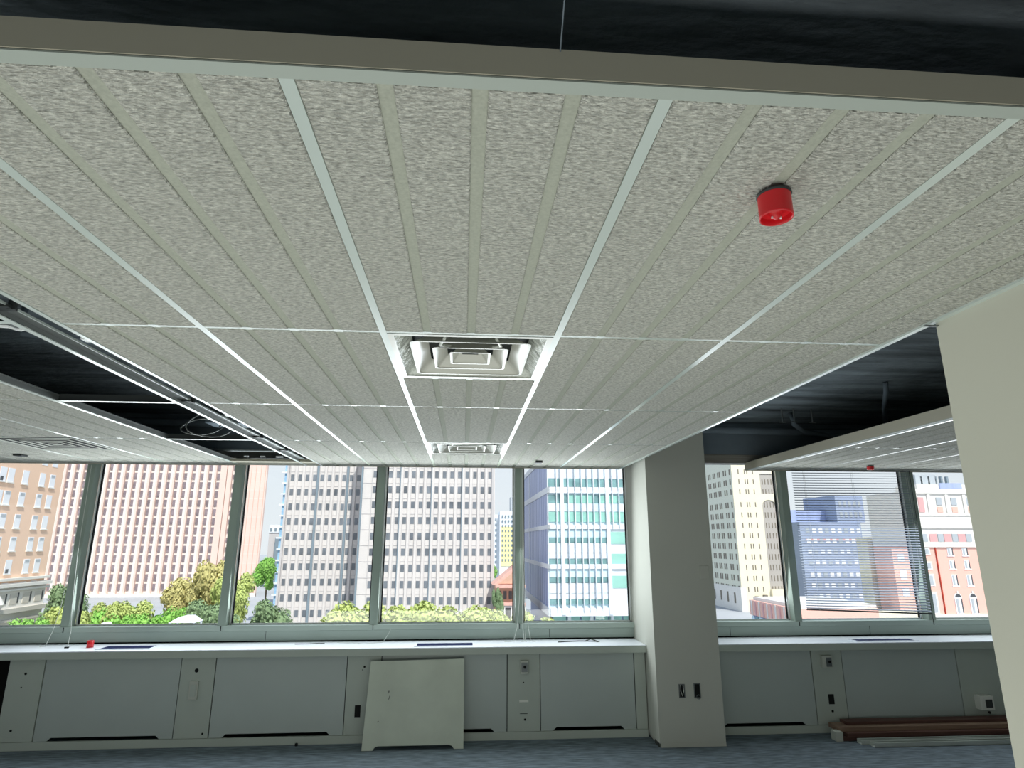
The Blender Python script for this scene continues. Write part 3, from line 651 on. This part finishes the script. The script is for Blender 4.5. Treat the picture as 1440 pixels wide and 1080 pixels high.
# --- orange brick building (faces right)
ob_ = bld('brick_building', -80, 104, 'orange brick building on a white stone base at the far left')
B().box(-95, -73.0, 70, 118.2, -7.3, 26).obj('wall', 'brick', ob_); B().box(-95, -72.6, 70, 118.4, GR, -7.3).obj('stone_base', 'stone', ob_)
B().box(-74, -72.3, 70, 118.7, -6.9, -6.5).box(-74, -72.0, 70, 119, -7.9, -7.4).box(-74, -72.2, 70, 118.9, -8.5, -8.2).obj('cornice', 'stone', ob_)
B().box(-74, -71.9, 70, 119.6, -11.9, -11.2).box(-74, -72.2, 70, 119.2, -13.3, -12.9).box(-74, -71.8, 70, 119.6, -15.2, -14.9).obj('cornice', 'stone_sh', ob_)
for y in (74, 78, 82, 86, 90, 94, 98, 99.8, 103.4, 105.2, 108.6, 112.8, 115.5):
    for r in range(-3, 5):
        zc = 2.5+3.6*r
        fr = piece('sash_window', 'blindw', ob_, -73.05, -72.95, y-.72, y+.72, zc-1.15, zc+1.1); ORG[fr.name] = ORG[ob_.name]
        rr = random.random()
        if zc < 12 and y > 99:
            if rr < .35: piece('open_sash', 'darkpane', ob_, -72.96, -72.90, y-.5, y+.1, zc-1.0, zc-.35)
            if rr > .55: piece('top_shade', 'sash', ob_, -72.96, -72.90, y-.5, y+.5, zc+.6, zc+1.0)
            piece('window_sill', 'stone', ob_, -73, -72.8, y-.8, y+.8, zc-1.3, zc-1.12)
for y in (104.5, 107.8, 110.6, 113.6, 116.6):
    piece('carved_panel', 'stone_sh', ob_, -72.65, -72.5, y-.8, y+.8, -10.6, -9.0); piece('carved_panel', 'darkpane', ob_, -72.65, -72.52, y+1.0, y+1.25, -10.5, -8.9)
for y in (106.0,): B().lathe([(0.01, -.0), (.9, .2), (1.3, .9), (.8, 1.8), (.3, 2.6), (.01, 2.8)], -72.2, y, -11.2, 10).obj('carved_figure', 'stone', ob_)
for y in (100.5, 104.5): B().lathe([(.5, 0), (.5, 6.5)], -71.6, y, -22, 12).obj('portico_column', 'stone_sh', ob_)

# --- glass office cube
gz = bld('glass_building', 27, 150, 'white and teal glass office cube with projecting vertical fins')
B().box(18.6, 46, 133.7, 200, -14.6, 18.5).obj('core', 'gw_pale', gz); B().box(20.5, 46, 136, 190, GR, -14.6).obj('recessed_base', 'gw_side2', gz)
bands = [(18.9, 17.6), (10.9, 9.6), (2.9, 2.0), (-5.25, -6.2), (-14.0, -15.6)]
for a, b_ in bands:
    piece('band', 'gw_white', gz, 18.2, 46, 133.1, 133.9, b_, a); piece('band', 'gw_white', gz, 18.2, 18.7, 133.1, 200, b_, a)
for x in (21.4, 31.35): piece('pilaster', 'gw_fin', gz, x-.38, x+.38, 132.9, 133.8, -15.3, 18.9)
y = 134.2; k = 0
while y < 200:
    piece('side_panel', 'gw_side' if k % 2 else 'gw_side2', gz, 18.42, 18.62, y, y+1.55, -14.6, 18.5); y += 1.72; k += 1
piece('side_fin', 'gw_fin', gz, 18.25, 18.6, 171.2, 171.9, -14, 18.5); piece('side_fin', 'gw_fin', gz, 18.25, 18.6, 133.6, 134.1, -14, 18.5)
cols = [(18.5, 20.1), (20.25, 21.0)]+[(21.85, 22.7), (22.85, 24.15), (24.3, 25.6), (25.75, 26.9), (27.05, 28.25), (28.4, 29.6), (29.75, 30.95)]
colsR = [(31.8, 32.35), (32.5, 33.8), (33.95, 35.4), (35.55, 36.9), (37.05, 38.4)]
def pan(c_, z0, z1, m): piece('glass_panel', m, gz, c_[0], c_[1], 133.45, 133.72, z0, z1)
for c_ in cols+colsR:
    pan(c_, 12.8, 17.5, 'gw_white'); pan(c_, 11.0, 12.6, 'gw_dark')
    pan(c_, 7.5, 9.2, 'gw_dark' if c_[0] < 22 or random.random() < .45 else 'gw_green'); pan(c_, 5.7, 7.4, 'gw_white' if random.random() < .75 else 'gw_pale'); pan(c_, 3.5, 5.6, 'gw_green')
for c_ in cols:
    for s_ in (0, -8.15):
        pan(c_, .25+s_, 1.9+s_, 'gw_pale'); pan(c_, -.85+s_, .2+s_, 'gw_dark'); pan(c_, -2.9+s_, -.95+s_, 'gw_white'); pan(c_, -4.1+s_, -3.0+s_, 'gw_white'); pan(c_, -5.2+s_, -4.2+s_, 'gw_dark')
for s_ in (0, -4.5, -9.0): 
    piece('green_panel', 'gw_green', gz, 31.85, 40, 133.4, 133.72, -1.1+s_, 1.4+s_)
piece('white_frame', 'gw_white', gz, 31.75, 41, 133.5, 133.7, -14, 2)
for c_ in cols[:-1]+colsR[:-1]:
    for (z0, z1) in ((10.4, 18), (2.4, 10.0), (-5.9, 2.3), (-14.6, -5.8)):
        if c_[0] > 31 and z1 < 3: continue
        piece('fin', 'gw_fin', gz, c_[1]-.0, c_[1]+.15, 132.75, 133.7, z0, z1)
for x in (22.8, 27.5, 31.9, 36): piece('base_column', 'gw_white', gz, x-.3, x+.3, 134.6, 135.2, GR, -15.5)
for k in range(7): piece('base_pane', 'gw_green', gz, 19.5+3*k, 22.2+3*k, 135.7, 135.9, GR, -15.7)

# --- cream stepped tower (right of the column)
ct = bld('cream_tower', 106, 235, 'tall cream limestone tower with paired narrow windows right of the column')
B().box(97.2, 116.2, 217.4, 262, GR, 48).obj('wall', 'creamside', ct); 
B().box(97.0, 107.4, 217.0, 217.6, GR, 48).obj('corner_pier', 'cream', ct); B().box(112.5, 116.4, 217.0, 217.6, GR, 48).obj('corner_pier', 'cream', ct)
piece('shaft_recess', 'creamrec', ct, 107.5, 112.5, 217.35, 217.5, -16.5, 23.6)
B().prism([(107.4, 16.3), (107.4, 12.2)]+[(109.95-2.5*math.cos(a*math.pi/8), 12.2+1.9*math.sin(a*math.pi/8)) for a in range(9)]+[(112.5, 12.2), (112.5, 16.3)], 'y', 217.02, 217.5).obj('arched_spandrel', 'cream', ct)
B().box(107.4, 112.5, 217.05, 217.5, 23.5, 48).obj('wall', 'cream', ct); B().box(96.6, 98.5, 216.8, 262, GR, -16).obj('stone_base', 'stone', ct)
B().box(107.4, 116, 215.8, 217.2, GR, -16.5).obj('annex', 'cream', ct)
zr = [24.2, 20.6, 17.0]+[12.4-3.62*k for k in range(9)]
for z in zr:
    for x in (99.5, 101.85, 102.75, 104.9): piece('slit_window', 'creamwin', ct, x-.2, x+.2, 216.97, 217.1, z-.85, z+.85)
    for x in (108.4, 109.4, 110.6, 111.7): 
        if z < 13.5 or z > 16.5: piece('shaft_window', 'creamwin', ct, x-.18, x+.18, 217.3, 217.4, z-.95, z+.95)
    for y in (219.2, 222.7, 224.5, 228.3, 229.9, 232.8, 234.4, 237.5, 239.2, 243, 245): piece('side_window', 'creamwin', ct, 97.1, 97.25, y-.45, y+.45, z-1.0, z+1.0)
for x, z in ((102.1, -19.6), (105, -19.2), (109.9, -19.9)): piece('annex_window', 'creamwin', ct, x-.6, x+.6, 215.7, 217.1, z-.8, z+.8)
for y in (222, 228, 234, 240): piece('tall_window', 'creamwin', ct, 96.5, 96.7, y-.6, y+.6, -21.5, -18)

# --- salmon brick building with arched windows (far right)
rb = bld('salmon_building', 150, 190, 'salmon brick building with white stone bands and arched windows at far right')
B().box(139, 170, 184.3, 205, GR, -1.9).obj('wall', 'redbrick', rb); B().box(139, 170, 184.2, 205, -1.9, 15).obj('upper_wall', 'stone', rb)
B().box(138.9, 170, 183.6, 185, 14.2, 15.6).box(138.9, 170, 183.7, 185, 3.6, 4.8).box(138.9, 170, 183.9, 185, 7.4, 8.1).box(138.9, 170, 183.8, 185, -2.1, -.6).box(138.9, 170, 183.7, 185, -23.4, -21.5).obj('stone_band', 'stone', rb)
for x in (140.9, 145.2, 151.2, 157): piece('giant_pilaster', 'stone', rb, x-.5, x+.5, 183.85, 184.3, 7.6, 14)
for x in (142.6, 148.6, 153.5, 158.5):
    piece('upper_window', 'redbrick2' if x < 144 else 'sash', rb, x-.9, x+.9, 184.0, 184.25, 8.4 if x < 144 else 10.6, 13.0)
    if x > 144: piece('lower_panel', 'redbrick', rb, x-.9, x+.9, 184.0, 184.25, 8.4, 10.1)
for x in (144.9, 149.6, 154.2): piece('rose_panel', 'redbrick2', rb, x-1.3, x+1.1, 184.0, 184.25, -.6, 1.9)
for x in (142.0, 147.2, 151.9, 156.4): piece('attic_window', 'sash', rb, x-.9, x+.9, 184.0, 184.25, -.5, 1.9)
piece('downpipe', 'pipe', rb, 144.7, 145.0, 184.0, 184.3, -21.5, -2)
for x in (149.6, 154.4):
    for (z1, z0) in ((-2.3, -4.6), (-5.9, -8.5), (-10.2, -13.4)):
        fr = B(); fr.box(x-1.15, x+1.15, 184.1, 184.35, z0-.25, z0).box(x-.9, x+.9, 184.15, 184.3, z0, z1); fr.obj('sash_window', 'blindw', rb)
        piece('pane', 'sash', rb, x-.7, x-.08, 184.1, 184.2, z0+.2, z1-.2); piece('pane', 'darkpane', rb, x+.55, x+.85, 184.08, 184.2, z0+.1, z1-.1)
    arc = [(x-1.15, -21.4), (x+1.15, -21.4), (x+1.15, -16.8)]+[(x+1.15*math.cos(a*math.pi/8), -16.8+1.3*math.sin(a*math.pi/8)) for a in range(1, 8)]+[(x-1.15, -16.8)]
    B().prism(arc, 'y', 184.1, 184.3).obj('arched_window', 'blindw', rb)
    arc = [(x-.9, -16.7)]+[(x+.9*math.cos(a*math.pi/8), -16.7+1.0*math.sin(a*math.pi/8)) for a in range(8, -1, -1)]
    B().prism(arc, 'y', 184.0, 184.12).obj('fanlight', 'darkpane', rb)
    piece('keystone', 'stone', rb, x-.2, x+.2, 183.95, 184.2, -15.7, -14.9); piece('pane', 'sash', rb, x-.75, x-.1, 184.0, 184.12, -21.2, -17.1); piece('pane', 'darkpane', rb, x+.8, x+1.1, 184.0, 184.12, -21.2, -17.1)
for (z1, z0) in ((-2.4, -4.2), (-6.6, -8.5), (-10.2, -13.3), (-15.4, -21.2)):
    piece('sash_window', 'blindw', rb, 141.0, 143.0, 184.1, 184.35, z0-.2, z1+.2); piece('pane', 'sash', rb, 141.4, 142.5, 184.0, 184.12, z0+.2, z1-.2)
B().box(143.5, 170, 186, 196, 15, 17.2).obj('attic', 'stone', rb); B().box(145, 152, 188, 196, 17.2, 20.5).obj('attic_roof', 'sash', rb); B().box(151, 158.3, 185.5, 186, 15.6, 17.6).obj('roof_screen', 'gw_side', rb)
for x in (147, 149.5, 152, 154, 156): piece('roof_equipment', 'gray_rib', rb, x-.3, x+.3, 188, 189, 17, 20)

# --- blue-grey building and neighbours seen through the blind
bb = bld('shaded_building', 138, 236, 'blue-grey stepped building seen through the venetian blind')  # blue-grey facade colour stands in for a building in shade
B().box(131, 156, 236, 260, GR, 7).obj('wall', 'bluebld', bb); B().box(147, 158.5, 236.5, 260, 7, 17.5).obj('tower', 'bluebld', bb); B().box(156, 166, 236.3, 260, GR, -3).obj('side_wing', 'gw_side2', bb); B().box(131, 148, 244, 260, 7, 12).obj('setback', 'gw_side', bb)
for r in range(7):
    for k in range(9):
        x = 134.0+2.6*k
        piece('pale_window', 'blindw' if (r+k) % 3 else 'sash', bb, x-.75, x+.75, 235.85, 236.1, 4.0-4.1*r-1.0, 4.0-4.1*r+.7)
for k in range(5): piece('pale_window', 'sash', bb, 148.3+2.0*k, 149.4+2.0*k, 236.35, 236.6, 9, 11); piece('pale_window', 'sash', bb, 148.3+2.0*k, 149.4+2.0*k, 236.35, 236.6, 13, 15)
piece('pinkish_band', 'redbrick2', bb, 133, 155, 235.9, 236.1, -.2, .6)
cs = bld('cream_chimney_block', 140, 205, 'slim cream wall seen through the right half of the blind'); B().box(137.8, 142.0, 206, 212, GR, 1).obj('wall', 'cream', cs)
for r in range(5): piece('string_course', 'gray_groove', cs, 137.7, 142.1, 205.8, 206.1, -1-4*r, -.7-4*r)
pw = bld('salmon_annex', 139, 186, 'salmon brick wing seen through the right edge of the blind'); B().box(131.0, 138.85, 184.6, 188, -20.4, -2.5).obj('wall', 'redbrick', pw)
for r in range(3):
    for x in (133.6, 137): piece('sash_window', 'blindw', pw, x-1, x+1, 184.45, 184.65, -6.5-5*r, -4-5*r)
B().box(125.0, 138.85, 183.5, 188, GR, -20.4).obj('ground_floor', 'stone', pw)
lw_ = bld('low_shop', 113, 172, 'low salmon shopfront wall with a dark patterned panel under the blind')
B().box(92, 130, 172, 180, GR, -20.0).obj('wall', 'cream', lw_); B().box(93, 101.7, 171.7, 172.1, GR, -20.2).obj('salmon_wall', 'redbrick', lw_)
B().box(101.8, 115.2, 171.7, 172.1, GR, -20.2).obj('dark_panel', 'bluebld', lw_)
for k in range(9): piece('panel_mark', 'blindw', lw_, 103.5+1.2*k, 103.9+1.2*k+.2*(k % 3), 171.6, 171.75, -22.4+.3*(k % 2), -20.9-.2*(k % 3))
rr_ = bld('red_roofed_hall', 72, 150, 'low hall with a red metal parapet beside the cream tower')
B().box(68.6, 86, 128, 148, GR, -17.2).obj('wall', 'gw_side2', rr_)
B().box(68.2, 86, 127.5, 148.5, -17.2, -13.9).obj('red_parapet', 'redbrick', rr_)
k = 0; y = 128.0
while y < 148:
    piece('parapet_rib', 'redbrick2' if k % 2 else 'stone', rr_, 68.05, 68.25, y, y+.5, -17.1, -14.0); piece('glass_bay', 'gw_dark' if k % 2 else 'gw_pale', rr_, 68.4, 68.65, y, y+1.3, GR, -17.4); y += 1.9; k += 1
B().box(69, 86, 128, 148, -13.9, -13.2).obj('roof_slab', 'stone', rr_)

# --- glimpses between the towers
lb = bld('slim_blue_tower', -56, 215, 'slim light blue glass tower glimpsed left of the grey slab')
B().box(-60.8, -54.5, 215, 225, GR, 45).obj('wall', 'ltblue', lb)
for r in range(18): piece('balcony', 'gw_white', lb, -61.2 - (r % 3)*.25, -55, 214.4, 215.2, 40-3.6*r-.15, 40-3.6*r+.35)
fb = bld('far_roof_building', -105, 330, 'distant grey and white roof building between pink tower and grey slab')
B().box(-103, -84, 345, 365, GR, 4).obj('wall', 'gray_groove', fb); B().box(-99, -90, 343, 346, GR, 1.5).obj('grey_block', 'gray_rib', fb); B().box(-103, -84, 344.5, 346, 4, 8).obj('parapet', 'gw_white', fb)
for k in range(8): piece('roof_window', 'gray_rib', fb, -102.5+2.3*k, -101.4+2.3*k, 344.3, 344.6, 4.7, 6.3)
yb = bld('distant_apartments', 28, 420, 'distant white and yellow apartment towers in the narrow gap')
B().box(14, 24, 420, 440, GR, 17).obj('wall', 'gw_white', yb); B().box(24, 33, 415, 440, GR, 19).obj('wall', 'gw_white', yb); B().box(25, 33, 414.6, 415.2, -16, 9).obj('yellow_front', 'yellow', yb)
B().box(33, 60, 440, 450, GR, 30).obj('wall', 'sash', yb)
for r in range(10):
    for k in range(4): piece('small_window', 'gray_rib', yb, 25.4+2*k, 26.3+2*k, 414.3, 414.7, 15-3.1*r, 16.4-3.1*r)
    for k in range(3): piece('small_window', 'gray_rib', yb, 16+2.6*k, 17+2.6*k, 419.7, 420.1, 13-3.4*r, 14.5-3.4*r)
gh = bld('gabled_house', 13, 150, 'brown brick house with a red tiled roof in the narrow gap')
B().box(7.8, 14.1, 144.5, 152.5, GR, -10).obj('wall', 'brown', gh)
B().prism([(7.0, -10.1), (14.3, -10.1), (14.2, -5.2), (13.7, -4.7)], 'y', 144, 152.7).obj('roof', 'roofred', gh)
B().prism([(8.4, -9.8), (13.9, -9.8), (13.7, -5.7)], 'y', 143.8, 144.1).obj('gable', 'brown', gh)
B().box(7.6, 14.3, 142.0, 144.5, -10.6, -10.0).box(7.8, 14.2, 141, 144.5, -14.2, -13.8).obj('porch_roof', 'roofred', gh)
for k in range(5): piece('house_window', 'darkpane', gh, 8.3+1.2*k, 9.0+1.2*k, 144.3, 144.6, -13.2, -11.4)
for k in range(5): piece('porch_post', 'stone', gh, 8.0+1.5*k, 8.2+1.5*k, 141.3, 141.6, GR, -14.2)
piece('dark_shopfront', 'darkpane', gh, 8.4, 14.0, 144.3, 144.55, -17.5, -15.0); piece('shop_sign', 'blindw', gh, 8.5, 13.9, 144.1, 144.4, -15.0, -14.5)
B().box(12.0, 13.0, 146, 147.2, -8.5, -5.2).obj('chimney', 'redbrick', gh)

# --- trees
def tree_mesh(name, m, seed, n=5200, ls=.34, flat=1.0):
    rd = random.Random(seed); blobs = []
    for k in range(16):
        a = rd.uniform(0, 6.28); r = rd.uniform(.1, .72); z = rd.uniform(-.55, .62)
        r *= math.sqrt(max(.15, 1-z*z)); blobs.append((r*math.cos(a), r*math.sin(a), z*flat, rd.uniform(.24, .42)))
    v = []; f_ = []
    for i in range(n):
        bx, by, bz, br = blobs[rd.randrange(16)]
        d = Vector((rd.gauss(0, 1), rd.gauss(0, 1), rd.gauss(0, 1)+.25)).normalized()
        p = Vector((bx, by, bz))+d*br*rd.uniform(.72, 1.05)
        nrm = (d+Vector((rd.gauss(0, .5), rd.gauss(0, .5), rd.gauss(0, .5)))).normalized()
        a = nrm.orthogonal().normalized(); b_ = nrm.cross(a); s_ = ls*.16*rd.uniform(.6, 1.2); k = len(v)
        v += [p+a*s_, p+b_*s_*.7, p-a*s_, p-b_*s_*.7]; f_.append((k, k+1, k+2, k+3))
    # solid inner boughs so the crown is not see-through
    for (bx, by, bz, br) in blobs:
        bm = bmesh.new(); bmesh.ops.create_icosphere(bm, subdivisions=2, radius=br*.74); bm.verts.index_update(); k = len(v)
        for q in bm.verts: v.append(Vector((bx, by, bz))+q.co*rd.uniform(.86, 1.08))
        for q in bm.faces: f_.append(tuple(w_.index+k for w_ in q.verts))
        bm.free()
    me = bpy.data.meshes.new(name); me.from_pydata([tuple(q) for q in v], [], f_); me.materials.append(M[m]); return me
TM = {k: tree_mesh('foliage_'+k, m, s) for k, m, s in (('A', 'leafA', 1), ('B', 'leafB', 2), ('C', 'leafC', 3), ('D', 'leafD', 4))}
TK = bpy.data.meshes.new('trunk'); b = B().tube([(0, 0, 0), (.1, .05, .5), (0, 0, 1)], .5, 8); TK.from_pydata(b.v, [], b.f); TK.materials.append(M['trunk'])
def tree(x, y, top, rx, rz, kind, label, grp, ry=None):
    t = thing('street_tree', (x, y, GR), label, 'tree', grp)
    rx *= 1.28; rz *= 1.1
    o = bpy.data.objects.new('foliage', TM[kind]); COL.objects.link(o); o.parent = t; o.location = (0, 0, top-rz-GR); o.scale = (rx, ry or rx, rz); o.rotation_euler.z = random.uniform(0, 6)
    u = bpy.data.objects.new('trunk', TK); COL.objects.link(u); u.parent = t; u.scale = (.5, .5, max(2, top-rz-GR)); o['kind'] = 'stuff'
    return t
gA = 'row of trees in front of the grey slab'
for i, (x, y, top, rx, rz, lb_) in enumerate((
    (-13.6, 88, -7.6, 4.6, 6.0, 'yellow-green tree left of the middle mullion, leftmost of the row before the grey slab'),
    (-6.5, 90, -7.9, 5.2, 6.0, 'yellow-green tree just right of the middle mullion, before the grey slab'),
    (.5, 92, -8.4, 5.0, 6.0, 'yellow-green tree in the middle of the row before the grey slab'),
    (6.4, 90, -9.1, 4.6, 5.5, 'lower yellow-green tree towards the right end of the row before the grey slab'),
    (11.2, 89, -10.3, 4.2, 5.0, 'lowest yellow-green tree, rightmost of the row before the grey slab'))): tree(x, y, top, rx, rz, 'A', lb_, gA)
gB = 'trees below the pink tower'
for (x, y, top, rx, rz, k, lb_) in (
    (-49.6, 133, -3.4, 4.3, 8.5, 'D', 'tall olive tree just left of the second mullion, in front of the pink tower'),
    (-57.6, 137, -7.2, 4.0, 6.5, 'D', 'shorter olive tree at the left side of the tall olive tree'),
    (-42.2, 124, -5.4, 3.7, 6.5, 'A', 'yellow-green tree just right of the second mullion'),
    (-59.0, 200, -3.4, 4.0, 6.0, 'B', 'bright green tree standing in the gap left of the grey slab'),
    (-33.8, 116, -10.0, 3.4, 5.5, 'C', 'dull green tree at the foot of the grey slab'),
    (-38.6, 106, -9.8, 3.0, 5.5, 'C', 'dull green tree low beside the second mullion, right side'),
    (-43.5, 112, -9.6, 3.4, 5.5, 'C', 'dull green tree low beside the second mullion, left side'),
    (-49.5, 118, -10.2, 3.6, 5.5, 'B', 'green tree behind the white canopy'),
    (-55.0, 113, -9.6, 3.7, 5.5, 'A', 'yellow-green tree low before the middle of the pink tower'),
    (-61.5, 120, -10.3, 3.8, 5.5, 'B', 'bright green tree low before the left half of the pink tower'),
    (-66.8, 128, -10.9, 3.4, 5.5, 'A', 'yellow-green tree low beside the leftmost mullion'),
    (-60.0, 104, -9.6, 3.3, 5.5, 'A', 'bushy yellow-green tree just right of the leftmost mullion'),
    (-51.0, 103, -9.7, 3.4, 5.5, 'B', 'bright green tree low between the leftmost mullion and the small umbrella'),
    (-66.6, 113, -7.2, 3.2, 5.0, 'C', 'dull green tree at the corner of the orange brick building'),
    (-60.5, 97, -9.8, 2.6, 4.5, 'B', 'bright green tree low at the corner of the white stone base'),
    ): tree(x, y, top, rx, rz, k, lb_, gB)
gC = 'trees in the narrow gap'
tree(7.7, 136, -9.8, 1.2, 3.6, 'C', 'dull green tree before the gabled house, at the edge of the grey slab', gC)
tree(10, 260, -5.5, 4, 6, 'B', 'small green tree beyond the roof of the gabled house', gC); tree(30, 268, -4, 6, 6, 'B', 'green tree beyond the gabled house, right side', gC)
# white canopies among the trees
def canopy(x, y, z, r, h, label):
    t = thing('canopy', (x, y, GR), label, 'canopy')
    B().prism([(x-r, z), (x+r, z), (x+r*.35, z+h), (x-r*.25, z+h)], 'y', y-r*.8, y+r*.8).obj('canopy_roof', 'canvas', t)
    for sx_ in (-1, 1):
        for sy_ in (-1, 1): B().box(x+sx_*r*.9-.1, x+sx_*r*.9+.1, y+sy_*r*.7-.1, y+sy_*r*.7+.1, GR, z).obj('post', 'gw_white', t)
canopy(-36.6, 90, -11.1, 1.7, .7, 'white pitched canopy roof among the trees below the pink tower')
canopy(-46.8, 90, -11.8, .8, .7, 'small white umbrella top among the trees near the leftmost mullion')
